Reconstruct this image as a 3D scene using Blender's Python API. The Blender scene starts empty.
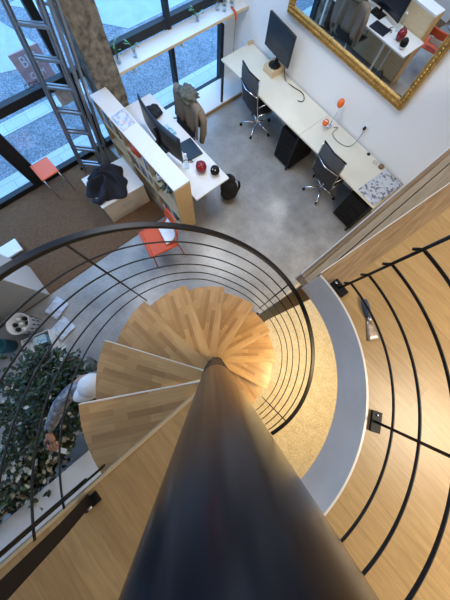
import bpy, bmesh, math, random
from math import sin, cos, pi, radians as R_
from mathutils import Vector, Matrix, noise, Euler
random.seed(7)
C = bpy.context.scene.collection

# ------------------------------------------------------------ materials
def newmat(name):
    m = bpy.data.materials.new(name); m.use_nodes = True
    return m, m.node_tree, m.node_tree.nodes['Principled BSDF']

def mat(name, col, rough=.5, metal=0., bump=0., bscale=60., var=0., vscale=6., trans=0., spec=.5, emit=None, es=0.):
    m, t, b = newmat(name)
    b.inputs['Base Color'].default_value = (*col, 1)
    b.inputs['Roughness'].default_value = rough
    b.inputs['Metallic'].default_value = metal
    b.inputs['Specular IOR Level'].default_value = spec
    if trans: b.inputs['Transmission Weight'].default_value = trans
    if emit:
        b.inputs['Emission Color'].default_value = (*emit, 1); b.inputs['Emission Strength'].default_value = es
    tc = t.nodes.new('ShaderNodeTexCoord')
    if var:
        n = t.nodes.new('ShaderNodeTexNoise'); n.inputs['Scale'].default_value = vscale; n.inputs['Detail'].default_value = 5
        t.links.new(tc.outputs['Object'], n.inputs['Vector'])
        r = t.nodes.new('ShaderNodeValToRGB')
        r.color_ramp.elements[0].position = .3; r.color_ramp.elements[1].position = .7
        r.color_ramp.elements[0].color = (*[max(0, c*(1-var)) for c in col], 1)
        r.color_ramp.elements[1].color = (*[min(1, c*(1+var)) for c in col], 1)
        t.links.new(n.outputs['Fac'], r.inputs['Fac']); t.links.new(r.outputs['Color'], b.inputs['Base Color'])
    if bump:
        n = t.nodes.new('ShaderNodeTexNoise'); n.inputs['Scale'].default_value = bscale; n.inputs['Detail'].default_value = 4
        t.links.new(tc.outputs['Object'], n.inputs['Vector'])
        bp = t.nodes.new('ShaderNodeBump'); bp.inputs['Strength'].default_value = bump; bp.inputs['Distance'].default_value = .01
        t.links.new(n.outputs['Fac'], bp.inputs['Height']); t.links.new(bp.outputs['Normal'], b.inputs['Normal'])
    return m

def wood(name, c1, c2, bw=.3, rh=.04, rot=0., rough=.35, grain=.25, seam=.0005, seamc=.6):
    m, t, b = newmat(name)
    tc = t.nodes.new('ShaderNodeTexCoord'); mp = t.nodes.new('ShaderNodeMapping')
    mp.inputs['Rotation'].default_value = (0, 0, rot)
    t.links.new(tc.outputs['Object'], mp.inputs['Vector'])
    br = t.nodes.new('ShaderNodeTexBrick')
    br.inputs['Color1'].default_value = (*c1, 1); br.inputs['Color2'].default_value = (*c2, 1)
    br.inputs['Mortar'].default_value = (*[c*seamc for c in c1], 1)
    br.inputs['Scale'].default_value = 1; br.inputs['Mortar Size'].default_value = seam
    br.inputs['Brick Width'].default_value = bw; br.inputs['Row Height'].default_value = rh
    br.offset = .37
    t.links.new(mp.outputs['Vector'], br.inputs['Vector'])
    m2 = t.nodes.new('ShaderNodeMapping'); m2.inputs['Scale'].default_value = (2.2, 26, 26)
    t.links.new(mp.outputs['Vector'], m2.inputs['Vector'])
    n = t.nodes.new('ShaderNodeTexNoise'); n.inputs['Scale'].default_value = 2.2; n.inputs['Detail'].default_value = 7; n.inputs['Distortion'].default_value = .9
    t.links.new(m2.outputs['Vector'], n.inputs['Vector'])
    r = t.nodes.new('ShaderNodeValToRGB'); r.color_ramp.elements[0].position = .3; r.color_ramp.elements[1].position = .72
    r.color_ramp.elements[0].color = (1-grain*1.3, 1-grain*1.5, 1-grain*1.8, 1); r.color_ramp.elements[1].color = (1.05, 1.03, 1, 1)
    t.links.new(n.outputs['Fac'], r.inputs['Fac'])
    mx = t.nodes.new('ShaderNodeMixRGB'); mx.blend_type = 'MULTIPLY'; mx.inputs['Fac'].default_value = 1
    t.links.new(br.outputs['Color'], mx.inputs['Color1']); t.links.new(r.outputs['Color'], mx.inputs['Color2'])
    t.links.new(mx.outputs['Color'], b.inputs['Base Color'])
    b.inputs['Roughness'].default_value = rough
    return m

def speckle(name, base, dark, light, s1=3, s2=120, rough=.5, amt=.5):
    m, t, b = newmat(name)
    tc = t.nodes.new('ShaderNodeTexCoord')
    n1 = t.nodes.new('ShaderNodeTexNoise'); n1.inputs['Scale'].default_value = s1; n1.inputs['Detail'].default_value = 8; n1.inputs['Roughness'].default_value = .62
    n2 = t.nodes.new('ShaderNodeTexNoise'); n2.inputs['Scale'].default_value = s2; n2.inputs['Detail'].default_value = 3
    t.links.new(tc.outputs['Object'], n1.inputs['Vector']); t.links.new(tc.outputs['Object'], n2.inputs['Vector'])
    r = t.nodes.new('ShaderNodeValToRGB'); e = r.color_ramp.elements
    e[0].position = .3; e[0].color = (*dark, 1); e[1].position = .7; e[1].color = (*light, 1)
    k = e.new(.5); k.color = (*base, 1)
    t.links.new(n1.outputs['Fac'], r.inputs['Fac'])
    r2 = t.nodes.new('ShaderNodeValToRGB'); r2.color_ramp.elements[0].position = .38; r2.color_ramp.elements[1].position = .62
    r2.color_ramp.elements[0].color = (1-amt, 1-amt, 1-amt, 1); r2.color_ramp.elements[1].color = (1, 1, 1, 1)
    t.links.new(n2.outputs['Fac'], r2.inputs['Fac'])
    mx = t.nodes.new('ShaderNodeMixRGB'); mx.blend_type = 'MULTIPLY'; mx.inputs['Fac'].default_value = 1
    t.links.new(r.outputs['Color'], mx.inputs['Color1']); t.links.new(r2.outputs['Color'], mx.inputs['Color2'])
    t.links.new(mx.outputs['Color'], b.inputs['Base Color']); b.inputs['Roughness'].default_value = rough
    return m

def printed(name, paper, ink, ink2, sc=9, th=.55):
    """paper with procedural blocks of print"""
    m, t, b = newmat(name)
    tc = t.nodes.new('ShaderNodeTexCoord')
    v = t.nodes.new('ShaderNodeTexVoronoi'); v.distance = 'CHEBYCHEV'; v.inputs['Scale'].default_value = sc
    t.links.new(tc.outputs['Object'], v.inputs['Vector'])
    r = t.nodes.new('ShaderNodeValToRGB'); r.color_ramp.interpolation = 'CONSTANT'; e = r.color_ramp.elements
    e[0].position = 0; e[0].color = (*ink, 1); e[1].position = .22; e[1].color = (*paper, 1)
    k = e.new(th); k.color = (*paper, 1); k2 = e.new(.8); k2.color = (*ink2, 1)
    sp = t.nodes.new('ShaderNodeSeparateColor'); t.links.new(v.outputs['Color'], sp.inputs['Color'])
    t.links.new(sp.outputs[0], r.inputs['Fac'])
    w = t.nodes.new('ShaderNodeTexWave'); w.inputs['Scale'].default_value = 22; w.bands_direction = 'Y'
    t.links.new(tc.outputs['Object'], w.inputs['Vector'])
    r3 = t.nodes.new('ShaderNodeValToRGB'); r3.color_ramp.elements[0].color = (.72, .72, .74, 1); r3.color_ramp.elements[1].position = .5
    t.links.new(w.outputs['Fac'], r3.inputs['Fac'])
    mx = t.nodes.new('ShaderNodeMixRGB'); mx.blend_type = 'MULTIPLY'; mx.inputs['Fac'].default_value = .8
    t.links.new(r.outputs['Color'], mx.inputs['Color1']); t.links.new(r3.outputs['Color'], mx.inputs['Color2'])
    t.links.new(mx.outputs['Color'], b.inputs['Base Color']); b.inputs['Roughness'].default_value = .7
    return m

def glassmat(name, tint=(1, 1, 1), refl=.12):
    m = bpy.data.materials.new(name); m.use_nodes = True; t = m.node_tree; t.nodes.clear()
    o = t.nodes.new('ShaderNodeOutputMaterial'); tr = t.nodes.new('ShaderNodeBsdfTransparent'); tr.inputs[0].default_value = (*tint, 1)
    g = t.nodes.new('ShaderNodeBsdfGlossy'); g.inputs['Roughness'].default_value = .03
    mx = t.nodes.new('ShaderNodeMixShader'); mx.inputs[0].default_value = refl
    t.links.new(tr.outputs[0], mx.inputs[1]); t.links.new(g.outputs[0], mx.inputs[2]); t.links.new(mx.outputs[0], o.inputs[0])
    return m

M = {}
M['steel'] = mat('blackened_steel', (.010, .0085, .008), .40, .2, var=.25, vscale=9)
M['polesteel'] = mat('pole_steel', (.010, .014, .023), .22, .2, bump=.05, bscale=9, var=.5, vscale=5)
M['tread'] = wood('beech_treads', (.62, .385, .170), (.35, .190, .078), .21, .040, 0, .33, .10, .0003, .8)
M['floorboard'] = wood('oak_floorboards', (.49, .325, .145), (.42, .265, .112), 1.5, .155, 0, .40, .17, .0008, .6)
M['edgeboard'] = wood('oak_edge_board', (.40, .265, .14), (.36, .235, .12), 1.8, .5, pi/2, .42, .3, .0)
M['palewood'] = wood('pale_plywood', (.72, .58, .38), (.68, .53, .33), 2.0, .4, 0, .5, .12, .0)
M['birchend'] = wood('birch_panel', (.68, .50, .27), (.62, .44, .22), 3.0, .6, 0, .5, .2, .0)
M['strips'] = wood('edge_strips', (.52, .37, .22), (.42, .28, .16), 1.2, .03, pi/2, .5, .3, .001)
M['whitelam'] = mat('white_laminate', (.74, .74, .73), .35)
M['desktop'] = mat('pale_desktop', (.76, .71, .58), .42, var=.05, vscale=3)
M['nosingwood'] = wood('landing_edge', (.62, .46, .26), (.56, .40, .21), 2., .5, pi/2, .4, .1, 0)
M['palestrip'] = wood('pale_strip', (.60, .47, .32), (.55, .42, .27), 2., .5, pi/2, .5, .2, 0)
M['nosing'] = mat('pale_edge', (.82, .74, .60), .4)
M['fascia'] = mat('grey_steel_band', (.74, .69, .62), .40, .05, var=.07, vscale=4)
M['speckled'] = speckle('golden_speckled_floor', (.62, .51, .32), (.54, .43, .25), (.70, .59, .38), 9, 60, .55, .3)  # paler golden speckled tone for the floor below the mezzanine
M['meshtop'] = mat('grey_mesh', (.085, .09, .095), .7)
M['concrete'] = speckle('polished_concrete', (.36, .35, .335), (.24, .235, .225), (.49, .48, .465), 1.7, 60, .26, .22)
M['coir'] = mat('coir', (.15, .080, .038), .95, bump=.8, bscale=260, var=.25, vscale=40)
M['wall'] = mat('white_plaster', (.80, .80, .79), .7, bump=.05, bscale=40)
M['stone'] = mat('rough_stone', (.17, .148, .115), .9, bump=1.0, bscale=18, var=.6, vscale=13)
M['black'] = mat('black_plastic', (.006, .006, .007), .55, spec=.25)
M['blackframe'] = mat('black_window_frame', (.006, .007, .009), .55)
M['mesh'] = mat('black_mesh', (.03, .03, .034), .7)
M['chrome'] = mat('chrome', (.75, .76, .78), .18, 1.)
M['alu'] = mat('aluminium', (.34, .35, .37), .38, .9)
M['gold'] = mat('gilded_wood', (.50, .30, .085), .38, .65, bump=.6, bscale=70, var=.35, vscale=30)
M['mirror'] = mat('mirror_glass', (.88, .90, .90), .01, 1.)
M['screen'] = mat('dark_screen', (.016, .019, .024), .25)
M['orange'] = mat('orange_plastic', (.64, .085, .02), .5)
M['orangesalmon'] = mat('salmon_seat', (.85, .17, .08), .5)
M['orangeglass'] = mat('orange_shade', (.80, .16, .02), .25)
M['navy'] = mat('navy_coat', (.006, .008, .017), .85, bump=.4, bscale=24)
M['blackcloth'] = mat('black_cloth', (.010, .010, .012), .8, bump=.5, bscale=30)
M['tan'] = mat('tan_jacket', (.20, .16, .12), .85, bump=.5, bscale=26)
M['greyscarf'] = mat('grey_green_lining', (.10, .108, .09), .85, bump=.6, bscale=36, var=.4, vscale=24)
M['card'] = mat('kraft_board', (.58, .52, .44), .8, var=.1)
M['beige'] = mat('beige_panel', (.46, .44, .40), .6)
M['white'] = mat('white_plastic', (.80, .81, .82), .45)
M['paper'] = mat('white_paper', (.82, .82, .80), .8)
M['red'] = mat('red_glaze', (.22, .012, .02), .2)
M['ink'] = mat('ink', (.02, .02, .025), .6)
M['rednote'] = mat('red_board', (.50, .27, .25), .6, var=.2, vscale=8)
M['pale_letter'] = mat('pale_lettering', (.75, .72, .74), .6)
M['clear'] = glassmat('clear_glass', (.86, .92, .95), .10)
M['pane'] = glassmat('window_glass', (.93, .97, 1.0), .05)
M['leaf'] = mat('dark_leaf', (.016, .034, .012), .45, var=.4, vscale=5)
M['leaf2'] = mat('mid_leaf', (.035, .065, .02), .45, var=.4, vscale=5)
M['leaf3'] = mat('cream_leaf', (.50, .47, .38), .5, var=.3, vscale=9)
M['bark'] = mat('bark', (.09, .06, .04), .9, bump=.5)
M['pot'] = mat('grey_pot', (.22, .22, .22), .6)
M['green'] = mat('green_leaf', (.06, .20, .05), .4)
M['asphalt'] = speckle('street_asphalt', (.27, .30, .335), (.22, .25, .28), (.33, .36, .40), 2.5, 28, .8, .55)
M['pavers'] = wood('street_pavers', (.62, .66, .68), (.54, .59, .62), .45, .2, pi/2, .8, .08, .006, .6)
M['marking'] = mat('street_pale_stone', (.42, .47, .49), .8, var=.08, vscale=5)
M['skin'] = mat('skin', (.42, .22, .15), .5, var=.08, vscale=30)
M['shirt'] = speckle('patterned_shirt', (.20, .22, .26), (.05, .06, .09), (.55, .57, .60), 26, 60, .85, .2)
M['denim'] = mat('dark_trousers', (.03, .035, .05), .8)
M['cap'] = mat('white_cap', (.72, .73, .74), .75, bump=.15, bscale=50)
M['teal'] = mat('teal_plastic', (.02, .16, .22), .5)
M['rust'] = mat('worn_blade', (.42, .34, .27), .4, .6, var=.35, vscale=40)
M['bluehandle'] = mat('blue_grey_handle', (.06, .08, .12), .4, var=.4, vscale=60)
M['brown'] = mat('brown_coaster', (.22, .14, .07), .6, var=.3, vscale=60)
M['news'] = printed('newsprint', (.62, .64, .66), (.20, .20, .23), (.50, .51, .55), 30, .6)
M['flyer'] = printed('flyer_print', (.66, .71, .78), (.36, .52, .74), (.72, .46, .52), 34, .45)
M['bluecard'] = printed('blue_flyer', (.45, .68, .75), (.12, .42, .60), (.65, .75, .8), 40, .5)
M['laptop'] = mat('dark_laptop', (.012, .014, .022), .35)
M['khaki'] = mat('khaki_card', (.35, .33, .20), .8)
BOOKC = [mat('book_cover', c, .6) for c in ((.55, .53, .48), (.08, .10, .12), (.45, .10, .06), (.60, .60, .62), (.20, .22, .16), (.62, .50, .30), (.12, .16, .25))]

# ------------------------------------------------------------ mesh builder
class MB:
    def __init__(s): s.v = []; s.f = []; s.sm = []; s.mi = []; s.cur = 0
    def add(s, vs, fs, smooth=False, Mx=None):
        o = len(s.v)
        for v in vs:
            v = Vector(v)
            s.v.append(Mx @ v if Mx is not None else v)
        for f in fs: s.f.append([i+o for i in f]); s.sm.append(smooth); s.mi.append(s.cur)
        return s
    def box(s, c, d, rz=0, Mx=None):
        x, y, z = [q/2 for q in d]
        m = Matrix.Translation(c) @ Matrix.Rotation(rz, 4, 'Z')
        if Mx is not None: m = Mx @ m
        s.add([(-x,-y,-z),(x,-y,-z),(x,y,-z),(-x,y,-z),(-x,-y,z),(x,-y,z),(x,y,z),(-x,y,z)],
              [(0,3,2,1),(4,5,6,7),(0,1,5,4),(1,2,6,5),(2,3,7,6),(3,0,4,7)], False, m); return s
    def bx(s, x0, x1, y0, y1, z0, z1):
        return s.box(((x0+x1)/2, (y0+y1)/2, (z0+z1)/2), (x1-x0, y1-y0, z1-z0))
    def tube(s, pts, r, n=8, cap=True, flat=None, Mx=None, closed=False):
        pts = [Vector(p) for p in pts]; N = len(pts); vs = []; fs = []
        rs = r if isinstance(r, (list, tuple)) else [r]*N
        up = None
        for i, p in enumerate(pts):
            if closed: d = pts[(i+1) % N]-pts[i-1]
            else: d = pts[min(i+1, N-1)]-pts[max(i-1, 0)]
            d.normalize()
            if flat is not None: a = Vector(flat).cross(d)
            elif up is None:
                a = Vector((0, 0, 1)).cross(d)
                if a.length < .05: a = Vector((1, 0, 0)).cross(d)
            else: a = up - d*up.dot(d)
            a.normalize(); up = a; b = d.cross(a)
            for k in range(n):
                t = 2*pi*k/n; vs.append(p+(a*cos(t)+b*sin(t))*rs[i])
        for i in range(N if closed else N-1):
            j = (i+1) % N
            for k in range(n): fs.append((i*n+k, i*n+(k+1) % n, j*n+(k+1) % n, j*n+k))
        if cap and not closed: fs.append(tuple(reversed(range(n)))); fs.append(tuple(range((N-1)*n, N*n)))
        s.add(vs, fs, True, Mx); return s
    def ribbon(s, pts, w, h, side=None):
        """rectangular section bar through pts; w across (horizontal), h vertical"""
        pts = [Vector(p) for p in pts]; N = len(pts); vs = []; fs = []
        for i, p in enumerate(pts):
            d = pts[min(i+1, N-1)]-pts[max(i-1, 0)]; d.normalize()
            a = Vector(side) if side else Vector((0, 0, 1)).cross(d)
            a.normalize(); b = d.cross(a)
            for sa, sb in ((-1,-1),(1,-1),(1,1),(-1,1)): vs.append(p+a*sa*w/2+b*sb*h/2)
        for i in range(N-1):
            for k in range(4): fs.append((i*4+k, i*4+(k+1) % 4, i*4+4+(k+1) % 4, i*4+4+k))
        fs.append((3,2,1,0)); fs.append(tuple(range((N-1)*4, N*4)))
        s.add(vs, fs); return s
    def lathe(s, prof, n=24, Mx=None, c=(0,0,0)):
        vs = []; fs = []; P = len(prof); c = Vector(c)
        for k in range(n):
            t = 2*pi*k/n
            for r, z in prof: vs.append(c+Vector((r*cos(t), r*sin(t), z)))
        for k in range(n):
            k2 = (k+1) % n
            for i in range(P-1): fs.append((k*P+i, k2*P+i, k2*P+i+1, k*P+i+1))
        s.add(vs, fs, True, Mx); return s
    def sph(s, c, r, n=16, sc=(1,1,1), Mx=None):
        vs = [(c[0], c[1], c[2]-r*sc[2])]; fs = []; L = max(4, n//2)
        for i in range(1, L):
            a = -pi/2+pi*i/L
            for k in range(n):
                t = 2*pi*k/n; vs.append((c[0]+r*sc[0]*cos(a)*cos(t), c[1]+r*sc[1]*cos(a)*sin(t), c[2]+r*sc[2]*sin(a)))
        vs.append((c[0], c[1], c[2]+r*sc[2]))
        for k in range(n): fs.append((0, 1+(k+1) % n, 1+k))
        for i in range(L-2):
            for k in range(n):
                a = 1+i*n+k; b = 1+i*n+(k+1) % n; fs.append((a, b, b+n, a+n))
        for k in range(n): fs.append((1+(L-2)*n+k, 1+(L-2)*n+(k+1) % n, len(vs)-1))
        s.add(vs, fs, True, Mx); return s
    def prism(s, poly, z0, z1, Mx=None):
        """concave-safe prism"""
        bm = bmesh.new(); a = [bm.verts.new((x, y, z0)) for x, y in poly]; f = bm.faces.new(a)
        g = bmesh.ops.extrude_face_region(bm, geom=[f])
        for e in g['geom']:
            if isinstance(e, bmesh.types.BMVert): e.co.z = z1
        bmesh.ops.recalc_face_normals(bm, faces=bm.faces); bmesh.ops.triangulate(bm, faces=[f for f in bm.faces if len(f.verts) > 4])
        bm.verts.index_update()
        s.add([v.co.copy() for v in bm.verts], [[v.index for v in f.verts] for f in bm.faces], False, Mx); bm.free(); return s
    def grid(s, fn, nu, nv, th=0., Mx=None, smooth=True):
        P = [[Vector(fn(i/nu, j/nv)) for j in range(nv+1)] for i in range(nu+1)]
        vs = [p for row in P for p in row]; W = nv+1; fs = []
        for i in range(nu):
            for j in range(nv): fs.append((i*W+j, (i+1)*W+j, (i+1)*W+j+1, i*W+j+1))
        s.add(vs, fs, smooth, Mx); return s
    def build(s, name, m, parent=None, bevel=0., solid=0., sub=0, loc=None, rz=0, auto=False):
        me = bpy.data.meshes.new(name); me.from_pydata([tuple(v) for v in s.v], [], s.f); me.validate()
        for p, sm, mi in zip(me.polygons, s.sm, s.mi): p.use_smooth = sm; p.material_index = mi
        for q in (m if isinstance(m, (list, tuple)) else [m]): me.materials.append(M[q] if isinstance(q, str) else q)
        bm = bmesh.new(); bm.from_mesh(me); bmesh.ops.recalc_face_normals(bm, faces=bm.faces); bm.to_mesh(me); bm.free()
        o = bpy.data.objects.new(name, me); C.objects.link(o)
        if parent is not None: o.parent = parent
        if loc is not None: o.location = loc
        if rz: o.rotation_euler[2] = rz
        if solid:
            q = o.modifiers.new('thickness', 'SOLIDIFY'); q.thickness = solid; q.offset = 0
        if bevel:
            q = o.modifiers.new('bevel', 'BEVEL'); q.width = bevel; q.segments = 2; q.limit_method = 'ANGLE'
        if sub:
            q = o.modifiers.new('smooth', 'SUBSURF'); q.levels = sub; q.render_levels = sub
        return o

def tag(o, label=None, cat=None, group=None, kind=None):
    if label: o['label'] = label
    if cat: o['category'] = cat
    if group: o['group'] = group
    if kind: o['kind'] = kind
    return o
def thing(name, label, cat, loc=(0,0,0), rz=0, group=None):
    o = bpy.data.objects.new(name, None); C.objects.link(o); o.location = loc; o.rotation_euler[2] = rz; o.empty_display_size = .1
    return tag(o, label, cat, group)
def struct(name, mb, m, **k): return tag(mb.build(name, m, **k), kind='structure')
def copy_tree(o, parent=None, **tags):
    c = o.copy(); C.objects.link(c)
    if parent is not None: c.parent = parent
    for k, v in tags.items(): c[k] = v
    for ch in list(o.children): copy_tree(ch, c)
    return c

# ============================================================ THE SETTING
XW = -4.2; YW = 3.92; ZT = 5.2
struct('floor', MB().bx(XW-.02, 4.5, -4.6, YW+.05, -.12, 0), 'concrete')
struct('wall_right', MB().bx(XW-.1, 4.5, YW, YW+.15, -.12, ZT), 'wall')
struct('wall_left', MB().bx(XW-.1, 4.5, -4.75, -4.6, -.12, ZT), 'wall')
struct('wall_back', MB().bx(4.5, 4.65, -4.75, YW+.15, -.12, ZT), 'wall')
struct('ceiling', MB().bx(XW-.1, 4.65, -4.75, YW+.15, ZT, ZT+.12), 'wall')
# stone pillar between the two glazed bays
pb = MB()
def pf(u, v):
    path = [(-4.26, 1.02), (-3.85, 1.02), (-3.85, 1.41), (-4.26, 1.41), (-4.26, 1.02)]
    t = u*4; i = min(3, int(t)); q = t-i
    a = Vector(path[i]).lerp(Vector(path[i+1]), q); z = v*ZT
    k = .014*noise.noise(Vector((a.x*7, a.y*7, z*5)))
    return (a.x+k, a.y+k*.7, z)
pb.grid(pf, 32, 90, smooth=False)
struct('stone_pillar', pb, 'stone')
# white end reveal, plinth
struct('trim_1', MB().bx(XW+.05, -3.62, 1.42, YW-.002, 0, .055), 'whitelam', bevel=.004)
struct('trim_2', MB().bx(-3.62, -3.60, 1.42, YW-.002, 0, .05), 'strips')
struct('trim_3', MB().bx(XW-.06, XW+.04, 3.67, YW-.002, .056, ZT), 'wall')
# windows: left bay and right bay
def window(n, y0, y1, mull, zb, bt, tz=1.12):
    w = thing('window_%d' % n, None, None); w['kind'] = 'structure'
    f = MB()
    f.bx(XW-.05, XW+.05, y0, y1, zb, zb+bt); f.bx(XW-.05, XW+.05, y0, y1, tz, tz+.1); f.bx(XW-.05, XW+.05, y0, y1, ZT-.12, ZT)
    f.bx(XW-.04, XW+.04, y0, y1, 3.3, 3.38)
    for y, wd in mull: f.bx(XW-.055, XW+.06, y-wd/2, y+wd/2, zb, ZT-.002)
    f.build('window_frame', 'blackframe', w, bevel=.003)
    ys = sorted([y0]+[y for y, _ in mull]+[y1])
    for a, b in zip(ys[:-1], ys[1:]):
        if b-a < .12: continue
        MB().bx(XW-.004, XW+.004, a+.01, b-.01, zb+bt-.005, tz+.01).build('pane', 'pane', w)
        MB().bx(XW-.004, XW+.004, a+.01, b-.01, tz+.09, ZT-.1).build('pane', 'pane', w)
    return w
window(1, -4.6, 1.01, [(-4.55, .1), (-2.4, .1), (-.54, .21), (.79, .10), ], 0.0, .09, 1.06)
window(2, 1.40, 3.67, [(1.44, .06), (2.54, .06), (3.62, .07)], .0, .04)
# mezzanine floor
G = Vector((.14, -.12)); A = Vector((.168, -.109)); F = Vector((.10, -.11)); RF = .875
def arc(c, r, a0, a1, n=48): return [(c.x+r*cos(R_(a0+(a1-a0)*i/n)), c.y+r*sin(R_(a0+(a1-a0)*i/n))) for i in range(n+1)]
aend = -22; SL = .095
def xe(y, off=0.): return .085+SL*(y-.77)+off
def onarc(off):      # angle where the slanted edge line meets the opening circle
    for i in range(4000):
        a = 60+i*.01; x = F.x+RF*cos(R_(a)); y = F.y+RF*sin(R_(a))
        if x <= xe(y, off): return a
a0 = onarc(.13); ae = onarc(0)
poly = [(4.5, -4.6), (4.5, YW), (xe(YW, .13), YW)] + arc(F, RF, a0, aend) + [(A.x+.08, A.y-.03), (.143, -.20), (.143, -4.6)]
struct('floor_mezzanine', MB().prism(poly, 2.36, 2.40), 'floorboard')
struct('trim_10', MB().prism([(.130, -.19), (.1425, -.20), (.1425, -4.6), (.130, -4.6)], 2.355, 2.403), 'nosingwood')
struct('trim_15', MB().prism([(xe(.775, -.006), .775), (xe(YW, -.006), YW-.003), (xe(YW, -.0005), YW-.003), (xe(.775, -.0005), .775)], 2.355, 2.404), 'whitelam')
struct('trim_4', MB().prism([(xe(YW, .1295), YW), (xe(YW), YW)]+arc(F, RF, ae, a0, 8), 2.362, 2.402), 'edgeboard')
poly2 = [(4.5, -4.6), (4.5, YW), (xe(YW, .03), YW), (xe(.8, .03), .80)] + arc(F, RF+.012, a0, aend) + [(.40, -.30), (.20, -.33), (.16, -4.6)]
struct('ceiling_mezzanine', MB().prism(poly2, 2.13, 2.359), 'wall')
def strip(x0, x1, y0=.78): return [(x0, y0), (x1, y0), (x1, YW-.004), (x0, YW-.004)]
struct('trim_5', MB().prism([(xe(.78, .006), .78), (xe(YW, .006), YW-.004), (xe(YW, .028), YW-.004), (xe(.78, .028), .78)], 2.345, 2.361), 'whitelam')
struct('trim_11', MB().prism([(xe(.78, .012), .78), (xe(YW, .012), YW-.004), (xe(YW, .028), YW-.004), (xe(.78, .028), .78)], 2.205, 2.344), 'edgeboard')
struct('trim_6', MB().prism(strip(.016, .046), 2.10, 2.206), 'strips')
struct('trim_7', MB().prism(strip(.047, .104), 2.10, 2.20), 'palestrip')
struct('trim_12', MB().prism([(.112, 1.06), (xe(1.06, .012), 1.06), (xe(YW, .012), YW-.004), (.112, YW-.004)], 2.10, 2.20), 'palestrip')
struct('trim_13', MB().prism(strip(.104, .112), 2.10, 2.14), 'blackframe')
struct('trim_8', MB().prism(strip(.006, .0155), 2.10, 2.21), 'whitelam')
struct('trim_14', MB().prism([(.13, -4.6), (.16, -4.6), (.16, -1.35), (.16, -.34), (.13, -.30)], 2.30, 2.352), 'strips')
# curved steel band round the stair opening
fb = MB(); n = 72
pin = arc(F, RF-.010, ae-.5, aend, n); pout = arc(F, RF+.002, ae-.5, aend, n)
vs = []; fs = []
for (x, y), (X, Y) in zip(pin, pout): vs += [(x, y, 2.115), (x, y, 2.404), (X, Y, 2.404), (X, Y, 2.115)]
for i in range(n):
    for k in range(4): fs.append((i*4+k, i*4+(k+1) % 4, i*4+4+(k+1) % 4, i*4+4+k))
fs += [(0, 1, 2, 3), (n*4, n*4+3, n*4+2, n*4+1)]
fb.add(vs, fs, True)
o = struct('trim_9', fb, 'fascia'); 
es = o.modifiers.new('e', 'EDGE_SPLIT'); es.split_angle = R_(40)
# black steel post carrying the mezzanine corner
cp = thing('steel_column', 'flat black steel post standing under the mezzanine corner', 'column', (.150, .86, 0), R_(8))
MB().box((0, 0, 1.05), (.13, .05, 2.08)).build('post_shaft', 'steel', cp, bevel=.003)
MB().box((0, 0, .006), (.2, .16, .012)).build('base_plate', 'steel', cp, bevel=.002)
struct('floor_under_mezzanine', MB().bx(.12, 4.49, -.95, YW-.002, -.01, .004), 'speckled')
# outside
struct('ground_street', MB().bx(-26, XW-.03, -16, 20, -.25, -.06), 'asphalt')
struct('ground_pavement', MB().bx(-4.72, XW-.055, -16, 20, -.2, -.045), 'pavers')
struct('ground_band', MB().bx(-5.85, -5.55, -16, 1.3, -.2, -.052), 'pavers')
struct('ground_crossing', MB().prism([(-8.6, 1.2), (-6.55, 2.95), (-6.55, 4.9), (-9.2, 4.9)], -.2, -.052), 'marking')
struct('ground_far_band', MB().prism([(-9.4, -.2), (-6.95, .15), (-6.7, 1.0), (-7.3, 1.1), (-9.4, .5)], -.2, -.050), 'marking')
struct('wall_street', MB().bx(-15.2, -15, -16, 20, -.06, 6), mat('street_wall', (.42, .44, .46), .8, var=.15, vscale=1))

# ============================================================ SPIRAL STAIRCASE
st = thing('spiral_staircase', 'spiral staircase with beech treads round a thick black steel pole', 'staircase', (A.x, A.y, 0))
OA = Vector((A.x, A.y, 0))
def local(p): return Vector(p)-OA
MB().lathe([(0, 0), (.092, 0), (.092, 5.195), (.0, 5.195)], 64).build('pole', 'polesteel', st).modifiers.new('e', 'EDGE_SPLIT')
MB().lathe([(0, 0), (.17, 0), (.17, .012), (.0, .012)], 40).build('pole_base_plate', 'steel', st)
STEP = 27.3
Rt = {6: .79, 7: .775, 8: .785}
for k in range(1, 12):
    r = Rt.get(k, .80); an = -118.9-STEP*(k-1); z = 2.2-.2*(k-1)
    ov = 3.5 if k > 1 else 3.0
    pts = []
    c = G-A
    nose = [(c.x+r*cos(R_(an)), c.y+r*sin(R_(an)))]
    arcp = arc(c, r, an, an+STEP+ov, 14)
    # inner ring on the pole
    a_in = math.degrees(math.atan2(arcp[0][1], arcp[0][0])); a_out = math.degrees(math.atan2(arcp[-1][1], arcp[-1][0]))
    if a_out < a_in: a_out += 360
    inn = arc(Vector((0, 0)), .0935, a_out, a_in, 8)
    inv = Matrix.Rotation(-R_(an), 4, 'Z')
    pl = [tuple((inv @ Vector((x, y, 0)))[:2]) for x, y in arcp+inn]
    tr = MB().prism(pl, -.038, 0).build('tread', 'tread', st, bevel=.003, loc=(0, 0, z), rz=R_(an))
    p0 = Vector((pl[0][0], pl[0][1])); p1 = Vector((pl[-1][0], pl[-1][1])); d = (p1-p0).normalized(); nn = Vector((d.y, -d.x))
    if nn.y > 0: nn = -nn
    q = [p0+nn*.0005, p0+nn*.0055, p1+nn*.0055, p1+nn*.0005]
    ns = MB().prism([tuple(w) for w in q], -.036, .001).build('nosing', 'nosing' if k < 3 else 'tread', tr)
    # steel bracket under each tread
    MB().box(((.0935+r*.8)/2, .035, -.06), (r*.8-.095, .03, .04)).build('bracket', 'steel', tr)
    MB().lathe([(.0925, -.045), (.0948, -.045), (.0948, .003), (.0925, .003)], 40).build('collar', 'steel', st, loc=(0, 0, z))

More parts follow.
